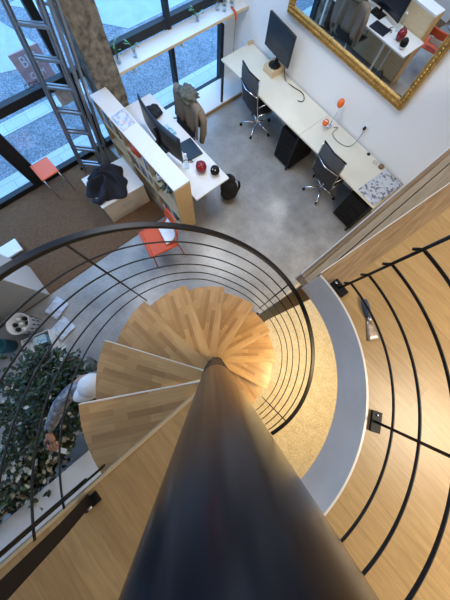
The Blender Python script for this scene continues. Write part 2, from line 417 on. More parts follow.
def interp(T, s):
    if s <= T[0][0]: return T[0][1]
    for (a, b), (c, d) in zip(T[:-1], T[1:]):
        if s <= c: return b+(d-b)*(s-a)/(c-a)
    return T[-1][1]
def smooth(T, s, w=9): return sum(interp(T, s+q) for q in (-w, -w/2, 0, w/2, w))/5
HAND = [(-12, 3.30), (2, 3.235), (70, 2.935), (82, 2.868), (91.6, 2.802), (108, 2.677), (121, 2.573), (137, 2.453), (153, 2.33), (171, 2.196), (190.6, 2.028), (209, 1.891), (229, 1.751), (249, 1.612), (266, 1.459), (280, 1.35)]
S3 = [3.10, 2.95, 2.80, 2.649, 2.488]; S86 = [2.659, 2.479, 2.305, 2.127, 1.952]; S269 = [1.342, 1.195, 1.029, .876, .687]
RAD5 = [(85, 0), (105, .004), (123, .014), (142, .042), (165, .045), (190, .02), (203, .006), (240, 0)]
def railz(k, s):
    T = [(-6, S3[k]+.05), (3, S3[k]), (86.7, S86[k]), (269, S269[k]), (275, S269[k]-.04)]
    return interp(T, s) if not 76 < s < 97 else smooth(T, s, 10)
def rpt(k, s):
    if k < 0: r, z = .805, smooth(HAND, s)
    else: r, z = .803-interp(RAD5, s)*(k+1)/5, railz(k, s)
    a = R_(-90-s); return local((G.x+r*cos(a), G.y+r*sin(a), z))
hp = [rpt(-1, 1.5+i*(267.5-1.5)/150) for i in range(151)]
hb = MB().ribbon(hp, .030, .016); hb.build('handrail', 'steel', st, bevel=.003)
MB().ribbon([p-Vector((0, 0, .014)) for p in hp], .014, .012).build('handrail_underbar', 'steel', st)
for k in range(5):
    s1 = 267.5
    MB().tube([rpt(k, 1.5+i*(s1-1.5)/150) for i in range(151)], .0046, 8).build('rail', 'steel', st)
for s, zb in ((85.0, 1.79), (170.8, 1.19), (255.3, .59)):
    top = rpt(-1, s); a = R_(-90-s)
    MB().tube([local((G.x+.803*cos(a), G.y+.803*sin(a), zb-.03)), (top.x, top.y, top.z-.01)], .0055, 8).build('baluster', 'steel', st)
MB().tube([local((.098, -.93, 2.30)), local((.062, -.885, 2.80)), local((.03, -.85, 3.235))], .006, 10).build('baluster', 'steel', st)
MB().ribbon([local((.104, -.80, 2.345)), local((.104, -1.45, 2.345)), local((.104, -3.2, 2.345))], .010, .03).build('landing_edge_bar', 'steel', st)
# flat newel bar on the landing
nb = thing('newel_bar', 'flat black steel bar bolted on the landing beside the stair edge', 'post')
MB().ribbon([(.172, -.885, 2.405), (.160, -.862, 2.62), (.125, -.79, 2.95), (.10, -.75, 3.26)], .048, .012, side=(1, .15, 0)).build('flat_bar', 'steel', nb, bevel=.002)
MB().lathe([(0, 0), (.011, 0), (.011, .008), (.007, .012), (0, .012)], 12, c=(.197, -.885, 2.43)).build('bolt', 'chrome', nb)
MB().box((.185, -.89, 2.406), (.05, .08, .01)).build('foot_plate', 'steel', nb)

# ============================================================ MEZZANINE GUARD RAIL
K = Vector((.145, -.06)); RG = .853
gd = thing('guard_railing', 'curved black steel guard railing round the stair opening on the upper floor', 'railing', (K.x, K.y, 2.4))
def gl(a, z, r=RG): return Vector((r*cos(R_(a)), r*sin(R_(a)), z-2.4))
zs = [2.522, 2.664, 2.806, 2.95, 3.095]
for j, z in enumerate(zs):
    pts = [gl(86.5, z, RG-.03)]+[gl(85-(85+21)*i/110, z) for i in range(111)]
    MB().tube(pts, .0062, 8).build('rail', 'steel', gd)
MB().ribbon([gl(86.5-108*i/110, 3.27) for i in range(111)], .042, .016).build('handrail', 'steel', gd, bevel=.003)
for a in (85, 33.6, -20.5):
    MB().tube([gl(a, 2.41), gl(a, 3.262)], .0072, 8).build('post', 'steel', gd)
    MB().box((0, 0, 0), (.105, .055, .012), Mx=Matrix.Translation(gl(a, 2.409, RG+.002)) @ Matrix.Rotation(R_(a+90), 4, 'Z')).build('base_plate', 'black', gd, bevel=.002)
    MB().lathe([(0, 0), (.007, 0), (.005, .006), (0, .006)], 8, c=gl(a+2.4, 2.416, RG+.002)).build('bolt', 'chrome', gd)
# putty knife
pk = thing('putty_knife', 'worn putty knife with dark handle lying on the mezzanine floor by the railing foot', 'scraper', (.47, .79, 2.4), R_(-31))
MB().grid(lambda u, v: (.00+.115*u, (v-.5)*(.026+.058*u), .006), 4, 4).build('blade', 'rust', pk, solid=.002)
MB().tube([(-.02, 0, .012), (-.05, 0, .013), (-.09, 0, .014), (-.125, 0, .013)], [.013, .018, .019, .015], 10).build('handle', 'bluehandle', pk)
MB().tube([(-.022, 0, .012), (.004, 0, .008)], [.009, .010], 8).build('ferrule', 'chrome', pk)

# ============================================================ LONG DESK BY THE MIRROR WALL
ld = thing('long_desk', 'long pale desk running along the white wall below the gilt mirror', 'desk', (-3.68, 3.2, 0))
def dl(x0, x1, y0, y1, z0, z1): return MB().bx(x0+3.68, x1+3.68, y0-3.2, y1-3.2, z0, z1)
dl(-3.68, -1.70, 3.2, 3.895, .715, .74).build('desktop', 'desktop', ld, bevel=.003)
dl(-1.697, -.02, 3.2, 3.895, .715, .74).build('desktop', 'desktop', ld, bevel=.003)
dl(-3.67, -3.64, 3.80, 3.895, .741, .78).build('back_stop', 'birchend', ld)
for x, y in ((-3.655, 3.225), (-3.655, 3.87), (-1.70, 3.225), (-1.70, 3.87), (-.06, 3.225), (-.06, 3.87)):
    dl(x-.018, x+.018, y-.018, y+.018, 0, .714).build('leg', 'blackframe', ld, bevel=.002)
dl(-3.63, -.08, 3.85, 3.87, .64, .70).build('frame_rail', 'blackframe', ld)
def pedestal(x0, x1, y0, y1, label):
    p = thing('drawer_pedestal', label, 'drawer unit', ((x0+x1)/2, (y0+y1)/2, 0), 0, 'black drawer units under the long desk')
    w = x1-x0; d = y1-y0
    MB().bx(-w/2, w/2, -d/2+.02, d/2, .03, .60).build('body', 'black', p, bevel=.004)
    for i in range(3):
        dr = MB().bx(-w/2+.004, w/2-.004, -d/2, -d/2+.018, .04+i*.19, .22+i*.19).build('drawer', 'black', p, bevel=.003)
        MB().bx(-.06, .06, -d/2-.012, -d/2-.001, .13+i*.19, .142+i*.19).build('handle', 'steel', dr)
    for sx in (-1, 1):
        for sy in (-1, 1): MB().lathe([(0, 0), (.018, 0), (.018, .03), (0, .03)], 10, c=(sx*(w/2-.04), sy*(d/2-.06), 0)).build('caster', 'black', p)
pedestal(-2.08, -1.66, 3.24, 3.82, 'black drawer pedestal under the desk between the two office chairs')
pedestal(-.46, -.03, 3.26, 3.84, 'black drawer pedestal under the newspaper end of the long desk')

# office chairs
def office_chair(x, y, rz, label, z=0):
    """seat faces +y local"""
    c = thing('office_chair', label, 'chair', (x, y, 0), rz, 'black mesh office chairs')
    MB().lathe([(0, .09), (.035, .09), (.035, .14), (.022, .15), (.022, .40), (0, .40)], 14).build('gas_column', 'chrome', c)
    base = MB()
    for k in range(5):
        a = 2*pi*k/5+.3; base.tube([(0, 0, .115), (.15*cos(a), .15*sin(a), .10), (.31*cos(a), .31*sin(a), .075)], [.020, .016, .012], 8)
    base.build('star_base', 'chrome', c)
    for k in range(5):
        a = 2*pi*k/5+.3; cx, cy = .31*cos(a), .31*sin(a)
        cs = MB().lathe([(0, -.012), (.026, -.012), (.028, 0), (.026, .012), (0, .012)], 14, Mx=Matrix.Translation((cx, cy, .028)) @ Matrix.Rotation(a+1.2, 4, 'Z') @ Matrix.Rotation(pi/2, 4, 'Y'))
        cs.build('caster', 'black', c)
    def seat(u, v):
        X = (u-.5)*.49; Y = (v-.5)*.48; return (X, Y, .44+.02*cos(v*pi*1.2)+.02*(abs(u-.5)*2)**3)
    MB().grid(seat, 12, 12).build('seat', 'mesh', c, solid=.025)
    def back(u, v):
        X = (u-.5)*.49; return (X*(1-.04*v), -.24-.12*v-.03*sin(v*pi)+.03*(abs(u-.5)*2)**2, .44+.60*v)
    MB().grid(lambda u, v: back(u, v*.62), 12, 10).build('backrest', 'mesh', c, solid=.012)
    MB().grid(lambda u, v: back(u, .62+.38*v), 12, 8).build('head_panel', 'meshtop', c, solid=.008)
    MB().tube([back(0, 1), back(.5, 1), back(1, 1)], .011, 8).build('top_bar', 'black', c)
    for s in (0, 1):
        MB().tube([Vector(seat(s, 1)), Vector(seat(s, .5)), Vector(seat(s, .08)), Vector(back(s, 0))+Vector((0, -.01, 0)), Vector(back(s, .3)), Vector(back(s, .7)), Vector(back(s, 1))], .010, 8).build('side_frame', 'chrome', c)
        sx = -1 if s == 0 else 1
        MB().tube([(sx*.24, -.25, .62), (sx*.27, -.12, .66), (sx*.27, .08, .66), (sx*.26, .12, .62), (sx*.23, .10, .46)], .010, 8).build('armrest', 'chrome', c)
    MB().tube([Vector(back(0, .62))+Vector((0, -.02, 0)), Vector(back(.5, .62))+Vector((0, -.05, 0)), Vector(back(1, .62))+Vector((0, -.02, 0))], .008, 8).build('cross_bar', 'chrome', c)
    MB().box((0, -.02, .41), (.16, .24, .03)).build('mechanism', 'black', c, bevel=.005)
    return c
office_chair(-2.80, 3.42, R_(-8), 'black mesh office chair at the long desk nearest the window')
office_chair(-.96, 3.42, R_(-4), 'black mesh office chair at the long desk nearest the newspaper')

# monitor on wooden block
mn = thing('monitor', 'black flat monitor on a round foot at the window end of the long desk', 'monitor', (-2.93, 3.74, .84), R_(-6))
MB().bx(-.31, .31, -.018, .018, .12, .50).build('display_housing', 'screen', mn, bevel=.005)
MB().bx(-.30, .30, -.0215, -.0185, .13, .49).build('display', 'screen', mn)
MB().bx(-.03, .03, .019, .045, .01, .30).build('neck', 'black', mn, bevel=.004)
MB().lathe([(0, 0), (.10, 0), (.10, .008), (.02, .014), (0, .014)], 28).build('foot', 'black', mn)
tag(MB().bx(-3.06, -2.83, 3.62, 3.86, .742, .838).build('monitor_riser', 'palewood', bevel=.004), 'pale wooden block under the foot of the black monitor', 'riser')
def cable(name, pts, r, m, label, cat='cable'):
    # catmull-rom
    P = [Vector(p) for p in pts]; out = []
    Q = [P[0]]+P+[P[-1]]
    for i in range(1, len(Q)-2):
        for j in range(8):
            t = j/8; a, b, c, d = Q[i-1], Q[i], Q[i+1], Q[i+2]
            out.append(.5*((2*b)+(c-a)*t+(2*a-5*b+4*c-d)*t*t+(3*b-a-3*c+d)*t**3))
    out.append(P[-1])
    return tag(MB().tube(out, r, 6).build(name, m), label, cat)
cable('power_cable', [(-2.78, 3.80, .95), (-2.68, 3.80, .75), (-2.50, 3.80, .747), (-2.30, 3.84, .747), (-2.18, 3.78, .747), (-2.16, 3.70, .747), (-2.22, 3.66, .747)], .006, 'black', 'black cable trailing from the monitor across the long desk')
cable('lamp_cord', [(-1.46, 3.76, .747), (-1.41, 3.82, .747), (-1.38, 3.66, .747), (-1.20, 3.62, .747), (-1.04, 3.70, .747), (-1.02, 3.85, .80), (-1.05, 3.895, .95)], .004, 'steel', 'thin cord from the orange lamp to the black wall plug')
pg = thing('power_plug', 'small black plug in the wall above the long desk', 'plug', (-1.05, 3.90, .95))
MB().box((0, .012, 0), (.075, .012, .075)).build('socket_plate', 'white', pg, bevel=.003)
MB().lathe([(0, 0), (.022, 0), (.02, .03), (0, .035)], 16, Mx=Matrix.Rotation(pi/2, 4, 'X')).build('plug_body', 'black', pg)
# two-headed orange lamp
lp = thing('desk_lamp', 'small lamp with two round orange shades on the long desk', 'lamp', (-1.52, 3.72, .741))
MB().lathe([(0, 0), (.045, 0), (.045, .012), (.008, .018), (0, .018)], 20).build('base', 'chrome', lp)
MB().tube([(0, 0, .015), (0, .03, .20), (-.03, .06, .30)], .006, 8).build('stem', 'chrome', lp)
MB().sph((-.035, .07, .31), .052, 20, (1, 1, 1.15)).build('shade', 'orangeglass', lp)
MB().tube([(0, .01, .08), (-.02, -.07, .10)], .005, 8).build('arm', 'chrome', lp)
MB().sph((-.035, -.115, .10), .050, 20, (1, 1, .95)).build('shade', 'orangeglass', lp)
MB().tube([(-.035+.035*cos(t*.5), -.115+.035*sin(t*.5), .15) for t in range(13)], .004, 6).build('ring', 'chrome', lp)
tag(MB().lathe([(0, 0), (.028, 0), (.028, .006), (0, .008)], 18, c=(-.74, 3.86, .7405)).build('cable_grommet', 'black'), 'small black cable grommet in the long desk by the wall', 'grommet')
tag(MB().lathe([(0, 0), (.045, 0), (.045, .02), (.03, .024), (.0, .02)], 22, c=(-.45, 3.84, .7405)).build('coaster', 'brown'), 'round brown cork coaster near the newspaper', 'coaster')
tag(MB().box((-.56, 3.83, .744), (.09, .07, .006), .2).build('sticky_note', 'card'), 'small pinkish brown card lying next to the brown coaster', 'card')
# newspaper
nw = MB().grid(lambda u, v: (-.40+.36*u+.03*v, 3.22+.66*v, .7435+.003*sin(u*9)*sin(v*7)+.004*u), 14, 14)
tag(nw.build('newspaper', 'news', solid=.003), 'open newspaper spread over the near end of the long desk', 'newspaper')

# ============================================================ GILT MIRROR
mr = thing('wall_mirror', 'large mirror in a carved gilt frame hanging on the white wall', 'mirror', (-1.90, YW-.045, 1.38))
W2 = 1.115; Hm = 1.45; fw = .095
MB().bx(-W2+fw-.01, W2-fw+.01, .012, .03, fw-.01, Hm-fw+.01).build('mirror_glass', 'mirror', mr)
fr = MB()
for (a, b, c_, d) in ((-W2, W2, 0, fw), (-W2, W2, Hm-fw, Hm), (-W2, -W2+fw, fw, Hm-fw), (W2-fw, W2, fw, Hm-fw)):
    fr.bx(a, b, -.012, .04, c_, d)
fr.build('frame', 'gold', mr, bevel=.012)
od = MB()
def rim(ins, r, step, sc):
    x = -W2+ins
    while x < W2-ins+.001:
        od.sph((x, -.016, ins), r, 6, sc); od.sph((x, -.016, Hm-ins), r, 6, sc); x += step
    z = ins+step
    while z < Hm-ins:
        od.sph((-W2+ins, -.016, z), r, 6, sc); od.sph((W2-ins, -.016, z), r, 6, sc); z += step
rim(.045, .019, .036, (1, .8, 1)); rim(.085, .007, .017, (1, 1, 1)); rim(.012, .008, .02, (1, 1, 1))
od.build('carving', 'gold', mr)

# ============================================================ WINDOW SHELF AND ITS THINGS
ws = thing('window_shelf', 'long white shelf with wooden front edge along the street window', 'shelf', (-4.03, 2.6, 1.1))
MB().bx(-.135, .165, -1.23, 1.315, -.03, 0).build('shelf_board', 'whitelam', ws, bevel=.002)
MB().bx(.166, .174, -1.23, 1.315, -.030, .0).build('front_edge', 'palewood', ws)
for y in (-.9, 0, .9): MB().bx(-.13, .10, y-.01, y+.01, -.14, -.031).build('shelf_bracket', 'whitelam', ws)
def sprig(x, y, z, label, h=.16, tall=.10, leaves=7, pot='clear', cat='plant'):
    t = thing('vase_with_sprig', label, cat, (x, y, z), 0)
    MB().lathe([(0, 0), (.028, 0), (.034, .02), (.030, tall*.7), (.018, tall*.85), (.020, tall), (.015, tall)], 16).build('vase', pot, t)
    L = MB(); S = MB()
    for k in range(leaves):
        a = random.uniform(0, 6.28); r = random.uniform(.03, .09); zz = tall+random.uniform(.02, h)
        tip = Vector((r*cos(a), r*sin(a), zz)); S.tube([(0, 0, tall*.3), (tip*.5+Vector((0, 0, tall*.5))), tip], .002, 5)
        d = Vector((cos(a), sin(a), .3)).normalized(); n_ = d.cross(Vector((0, 0, 1))).normalized()
        L.add([tip, tip+d*.03+n_*.017, tip+d*.065, tip+d*.03-n_*.017], [(0, 1, 2, 3)])
    S.build('stem', 'green', t); L.build('leaves', 'green', t)
    return t
sprig(-4.02, 1.52, 1.1, 'clear glass vase with a green sprig at the pillar end of the window shelf')
sprig(-3.98, 1.78, 1.1, 'clear glass vase with a green sprig, second from the stone pillar', .12)
sprig(-4.05, 3.00, 1.1, 'small glass with a bright green sprig halfway along the window shelf', .07, .06, 9)
bl = [(-4.06, 3.42), (-3.98, 3.50), (-4.08, 3.58), (-3.97, 3.66), (-4.06, 3.72)]
blab = ['clear glass bottle, first in the cluster on the window shelf from the pillar side', 'clear glass bottle at the front of the cluster on the window shelf', 'clear glass bottle in the middle of the cluster by the mullion', 'clear glass bottle beside the red hanging strap', 'clear glass bottle at the back behind the red strap']
for (x, y), lb in zip(bl, blab):
    t = thing('glass_bottle', lb, 'bottle', (x, y, 1.1), 0, 'glass bottles at the wall end of the window shelf')
    MB().lathe([(0, 0), (.030, 0), (.033, .01), (.033, .12), (.014, .17), (.013, .22), (.010, .22)], 16).build('bottle_body', 'clear', t)
    MB().lathe([(0, .215), (.012, .215), (.012, .235), (0, .235)], 12).build('stopper', 'whitelam', t)
rs = thing('hanging_strap', 'red strap with a dark cord hanging off the wall end of the window shelf', 'strap', (-3.85, 3.62, 1.1))
MB().ribbon([(-.12, .02, .012), (-.02, 0, .014), (.012, 0, .004), (.022, 0, -.03), (.022, 0, -.07)], .035, .008, side=(0, 1, 0)).build('strap', 'orange', rs)
MB().tube([(.022, 0, -.07), (.022, 0, -.5), (.024, .0, -.75)], .0025, 6).build('cord', 'ink', rs)
MB().sph((.022, 0, -.52), .014, 10, (1, 1, 1.8)).build('toggle', 'ink', rs)

# ============================================================ SHELF UNIT
SX0, SX1, SY0, SY1, SZ = -3.84, -1.88, .875, 1.14, 1.05
su = thing('shelf_unit', 'low open plywood shelf unit with white top backing the white desk', 'shelf unit', (SX0, SY0, 0))
def sl(x0, x1, y0, y1, z0, z1): return MB().bx(x0-SX0, x1-SX0, y0-SY0, y1-SY0, z0, z1)
sl(SX0, SX1, SY0, SY1, SZ-.03, SZ).build('top_board', 'whitelam', su, bevel=.002)
sl(SX1-.03, SX1+.004, SY0, SY1, 0, SZ-.031).build('end_panel', 'birchend', su, bevel=.002)
sl(SX0, SX0+.025, SY0, SY1, 0, SZ-.031).build('end_panel', 'birchend', su, bevel=.002)
sl(SX0+.026, SX1-.031, SY1-.012, SY1, .05, SZ-.031).build('back_panel', 'palewood', su)
for z in (.05, .38, .71): sl(SX0+.026, SX1-.031, SY0, SY1-.013, z-.022, z).build('shelf_board', 'palewood', su)
for x in (-3.19, -2.53): sl(x-.011, x+.011, SY0+.002, SY1-.013, .052, SZ-.031).build('divider', 'palewood', su)
# contents
def book(x, y0, z, w, h, d, m, label, lean=0):
    o = MB(); 
    o.bx(-w/2, w/2, 0, d, 0, h); q = o.build('book', m, bevel=.002, loc=(x, y0, z)); q.rotation_euler[1] = lean
    return tag(q, label, 'book', 'books standing in the shelf unit')
bn = ['cream', 'black', 'dark red', 'pale grey', 'olive', 'tan', 'dark blue']
x = -3.78; i = 0
for shelf, zz, xs in (('top', .712, (-3.79, -3.45)), ('middle', .382, (-3.12, -2.72)), ('top', .712, (-2.72, -2.58)), ('bottom', .052, (-2.44, -2.10))):
    x = xs[0]+.02; n_ = 0
    while x < xs[1]:
        w = random.choice((.022, .03, .038)); ci = (i*3+n_*2) % 7; hh = random.uniform(.2, .27)
        where = {(-3.79): 'shelf unit top shelf, window end', (-3.12): 'shelf unit middle shelf', (-2.72): 'shelf unit top shelf, right part', (-2.44): 'shelf unit bottom shelf'}[xs[0]]
        ordn = ['first', 'second', 'third', 'fourth', 'fifth', 'sixth', 'seventh', 'eighth', 'ninth', 'tenth', 'eleventh', 'twelfth', 'thirteenth', 'fourteenth', 'fifteenth'][n_]
        book(x+w/2, SY0+.02, zz, w, hh, .19, BOOKC[ci], '%s book, %s from the window on the %s' % (bn[ci], ordn, where)); x += w+.003; n_ += 1; i += 1
def blob(name, c, sc, m, label, cat, amp=.25, fr=3., seed=0, parent=None, flat=True, n=28, minz=0.0):
    b = MB(); vs = []; 
    b.sph((0, 0, 0), 1, n)
    out = []
    for v in b.v:
        p = v.normalized(); k = 1+amp*noise.noise(p*fr+Vector((seed, seed*2, 0)))+amp*.6*noise.noise(p*fr*2.6+Vector((seed*3, 1, seed)))
        w = Vector((p.x*sc[0]*k, p.y*sc[1]*k, p.z*sc[2]*k))
        if flat and w.z < -sc[2]*.55: w.z = -sc[2]*.55
        out.append(w)
    b.v = out
    o = b.build(name, m, parent, loc=(c[0], c[1], c[2]+sc[2]*.55+minz))
    if label: tag(o, label, cat)
    return o
blob('cloth_bag', (-2.98, SY0+.10, .71), (.13, .085, .13), 'orange', 'crumpled orange bag on the top shelf of the shelf unit', 'bag')
blob('cloth_bundle', (-3.32, SY0+.11, .71), (.10, .09, .12), 'blackcloth', 'black bundle on the shelf unit beside the orange bag', 'bag', seed=4)
# small potted plant in unit
pp = thing('potted_plant', 'small leafy plant in a white pot in the end bay of the shelf unit', 'plant', (-2.16, SY0+.07, .712))
MB().lathe([(0, 0), (.04, 0), (.052, .09), (.046, .09), (.042, .075), (0, .075)], 20).build('pot', 'white', pp)
L = MB()
for k in range(70):
    a = random.uniform(0, 6.28); r = random.uniform(.02, .11); z = .10+random.uniform(0, .12)
    t = Vector((r*cos(a), r*sin(a)*.8-.01, z)); d = Vector((cos(a), sin(a), random.uniform(-.5, .5))).normalized(); n_ = d.cross(Vector((0, 0, 1))).normalized()
    L.add([t, t+d*.025+n_*.014, t+d*.055, t+d*.025-n_*.014], [(0, 1, 2, 3)])
L.build('foliage', 'leaf2', pp)
kt = thing('jar', 'pale round jar beside the small plant in the shelf unit', 'jar', (-2.38, SY0+.08, .712))
MB().lathe([(0, 0), (.045, 0), (.055, .03), (.055, .10), (.045, .13), (0, .13)], 20).build('jar_body', 'white', kt)
MB().lathe([(0, .131), (.04, .131), (.04, .15), (0, .155)], 20).build('lid', 'steel', kt)
fl = MB().grid(lambda u, v: (-3.34+.30*u-.03*v, .895+.22*v, SZ+.003+.002*sin(5*u)), 8, 6)
tag(fl.build('flyer', 'flyer', solid=.002), 'blue and red printed flyer lying on the white top of the shelf unit', 'flyer')

# ============================================================ WHITE DESK
wd = thing('white_desk', 'white desk standing behind the low shelf unit', 'desk', (-3.78, 1.145, 0))
MB().bx(0, 2.0, 0.005, .63, .715, .74).build('desktop', 'whitelam', wd, bevel=.003)
for x, y in ((.03, .04), (.03, .60), (1.50, .04), (1.50, .52)): MB().bx(x-.018, x+.018, y-.018, y+.018, 0, .714).build('leg', 'whitelam', wd, bevel=.002)
MB().bx(.05, 1.55, .03, .045, .45, .70).build('modesty_panel', 'whitelam', wd)
# curved monitor
cm = thing('curved_monitor', 'wide curved black monitor on the white desk behind the shelf unit', 'monitor', (-2.83, 1.32, .74))
def cms(u, v): X = (u-.5)*.94; return (X, .06*(2*abs(u-.5))**2-.02, .07+.37*v)
MB().grid(cms, 20, 4).build('display', 'laptop', cm, solid=.022)
MB().ribbon([(0, -.05, .01), (0, -.05, .3)], .05, .03, side=(1, 0, 0)).build('neck', 'black', cm)
MB().bx(-.14, .14, -.09, .13, .001, .012).build('foot', 'black', cm, bevel=.004)
lt = thing('laptop', 'closed black laptop on the white desk in front of the curved monitor', 'laptop', (-2.53, 1.62, .741), R_(-4))
MB().bx(-.17, .17, -.12, .12, 0, .010).build('base', 'laptop', lt, bevel=.003)
MB().bx(-.17, .17, -.12, .12, .0105, .018).build('lid', 'laptop', lt, bevel=.003)
bh = blob('knit_hat', (-3.42, 1.60, .741), (.13, .10, .045), 'blackcloth', 'black knit hat lying at the window end of the white desk', 'hat', .45, 1.6, 2)
tag(MB().box((-3.0, 1.56, .7425), (.24, .15, .003), .1).build('flyer', 'bluecard'), 'light blue flyer on the white desk between hat and laptop', 'flyer')
wb = thing('water_bottle', 'clear water bottle on the white desk next to the red pot', 'bottle', (-2.30, 1.38, .741))
MB().lathe([(0, 0), (.034, 0), (.037, .02), (.035, .09), (.037, .16), (.016, .21), (.015, .225)], 20).build('bottle_body', 'clear', wb)
MB().lathe([(0, .222), (.018, .222), (.018, .245), (0, .245)], 14).build('cap', 'whitelam', wb)
cable('cable', [(-2.42, 1.50, .762), (-2.36, 1.46, .747), (-2.33, 1.52, .747), (-2.42, 1.44, .747), (-2.40, 1.36, .747)], .005, 'black', 'short black cable coiled beside the closed laptop')
rp = thing('red_pot', 'glossy red round pot with two small ears on the white desk', 'pot', (-2.13, 1.52, .741), .6)
MB().lathe([(0, 0), (.045, 0), (.075, .035), (.082, .075), (.072, .118), (.040, .145), (.0, .150)], 26).build('pot_body', 'red', rp)
for s in (-1, 1): MB().lathe([(.022, 0), (.012, .025), (0, .045)], 10, c=(s*.052, .0, .12)).build('ear', 'red', rp)
MB().tube([(-.03, -.074, .08), (0, -.08, .068), (.03, -.074, .08)], .005, 6).build('rim_mark', 'ink', rp)
MB().lathe([(.03, 0), (.032, .003), (.03, .006)], 18, c=(0, 0, .147)).build('lid_ring', 'ink', rp)
bp_ = thing('black_ball', 'round black pot with pale marks and white foot at the white desk corner', 'pot', (-1.96, 1.645, .741), .5)
MB().lathe([(0, 0), (.04, 0), (.060, .03), (.064, .04)], 24).build('foot_bowl', 'white', bp_)
MB().lathe([(.064, .041), (.070, .07), (.060, .11), (.032, .135), (0, .14)], 24).build('pot_body', 'black', bp_)
for x in (-.02, .02): MB().sph((x, -.038, .120), .010, 10, (.7, 1, 1)).build('pale_mark', 'white', bp_)
# chair with jacket
jc = office_chair(-3.02, 1.64, R_(180), 'black office chair behind the white desk with a jacket over its back'); jc['group'] = 'black mesh office chairs'
def jacket(u, v):
    X = (u-.5)*.60; s = (v-.5)*2; side = 1 if s > 0 else -1
    fold = .02*sin(u*17+v*5)+.015*sin(u*31)
    yb = .36; a = min(1, abs(s)/.18)
    y = yb+side*(.05+.03*abs(s))*a+fold*abs(s)
    z = 1.075-.0*(1-a)-.45*max(0, abs(s)-.1)-.05*(2*abs(u-.5))**3
    return (X*(1+.06*abs(s)), y, z)
jk = thing('jacket', 'tan jacket with grey green lining hung over the office chair back by the white desk', 'jacket', (-3.02, 1.64, 0))
MB().grid(jacket, 30, 24).build('jacket_body', 'tan', jk, solid=.018)
for s in (-1, 1): MB().tube([(s*.28, .36, 1.02), (s*.33, .38, .88), (s*.33, .36, .68), (s*.31, .34, .54)], [.05, .055, .05, .042], 12).build('sleeve', 'tan', jk)
o = blob('lining', (0, .37, 1.03), (.17, .13, .065), 'greyscarf', None, None, .5, 3.5, 5, jk)
# backpack
bk = thing('backpack', 'black backpack standing on the concrete by the corner of the white desk', 'backpack', (-1.93, 1.95, 0), R_(20))
b = MB().sph((0, 0, .21), 1, 24, (.165, .125, .23)); b.v = [Vector((v.x*(1+.06*noise.noise(v*9)), v.y*(1+.1*noise.noise(v*8)), max(.0, v.z))) for v in b.v]
b.build('bag_body', 'blackcloth', bk)
b = MB().sph((0, -.10, .15), 1, 18, (.11, .05, .11)); b.build('front_pocket', 'blackcloth', bk)
b = MB().sph((-.01, .02, .43), 1, 16, (.10, .07, .07)); b.build('top_flap', 'blackcloth', bk)
for s in (-1, 1): MB().ribbon([(s*.06, .08, .40), (s*.10, .16, .30), (s*.12, .17, .18), (s*.10, .11, .05)], .045, .008, side=(1, 0, 0)).build('strap', 'blackcloth', bk)
MB().tube([(-.03, 0, .49), (0, 0, .53), (.03, 0, .49)], .007, 8).build('grab_handle', 'black', bk)

# ============================================================ LADDER
la = thing('ladder', 'folded aluminium ladder leaning between the street window and stone pillar', 'ladder', (-4.02, .19, 0))
base = Vector((0, 0, 0)); lean = Vector((-.0, .345, 1.9)).normalized(); wdir = Vector((.70, .715, 0)).normalized(); nd = lean.cross(wdir).normalized()
def section(off, w, L, zoff, name):
    pr = [off, off+wdir*w]
    for p in pr:
        p = Vector(p)+lean*zoff
        MB().ribbon([p, p+lean*L], .024, .048, side=wdir).build('side_rail', 'alu', la, bevel=.003)
    m = int((L-.15)/.28)
    for i in range(m):
        q = Vector(off)+lean*(zoff+.16+i*.28)
        MB().ribbon([q, q+wdir*w], .032, .030, side=nd).build('rung', 'alu', la, bevel=.003)
section(Vector((0, 0, 0)), .36, 3.6, .01, 'a')
section(-nd*.075+wdir*.08, .36, 3.3, .02, 'b')
for o_, L_ in ((wdir*.50-nd*.04, 3.4), (wdir*.53+nd*.05, 3.1)): MB().ribbon([o_+lean*.02, o_+lean*L_], .026, .06, side=wdir).build('side_rail', 'alu', la, bevel=.003)
MB().ribbon([wdir*.36+lean*.5, wdir*.53+lean*.5], .02, .02, side=nd).build('brace', 'alu', la)
MB().ribbon([wdir*.36+lean*2.0, wdir*.53+lean*2.0], .02, .02, side=nd).build('brace', 'alu', la)
for p in (Vector((0, 0, 0)), wdir*.36): MB().ribbon([p, p+lean*.05], .036, .072, side=wdir).build('foot', 'black', la)

# ============================================================ STOOL, MAT, CABINET, COAT
mt = tag(MB().bx(-4.14, -2.33, -3.6, .83, .001, .016).build('entrance_mat', 'coir'), 'large brown coir mat on the floor inside the street window', 'mat')
so = thing('stool', 'low stool with salmon orange top and thin legs against the street window', 'stool', (-3.87, -.30, .016), R_(2))
MB().grid(lambda u, v: ((u-.5)*.34, (v-.5)*.30, .445-.012*sin(u*pi)*sin(v*pi)), 10, 10).build('seat', 'orangesalmon', so, solid=.018)
for sx in (-1, 1):
    for sy in (-1, 1): MB().tube([(sx*.15, sy*.13, .43), (sx*.165, sy*.15, .012)], .009, 8).build('leg', 'chrome', so)
MB().tube([(-.16, -.14, .2), (-.16, .14, .2)], .006, 6).build('stretcher', 'chrome', so)
lc = thing('storage_box', 'low white topped box with brown sides beside the shelf unit', 'box', (-3.05, .41, .016), R_(-3))
MB().bx(-.31, .31, -.37, .37, 0, .40).build('box_body', 'card', lc, bevel=.004)
MB().bx(-.32, .32, -.38, .38, .401, .425).build('lid', 'whitelam', lc, bevel=.003)
MB().bx(.311, .316, -.09, .09, .20, .26).build('hand_slot', 'beige', lc)
ct = thing('coat', 'dark navy coat heaped on the white topped box', 'coat', (-3.04, .33, .443))
cb = MB()
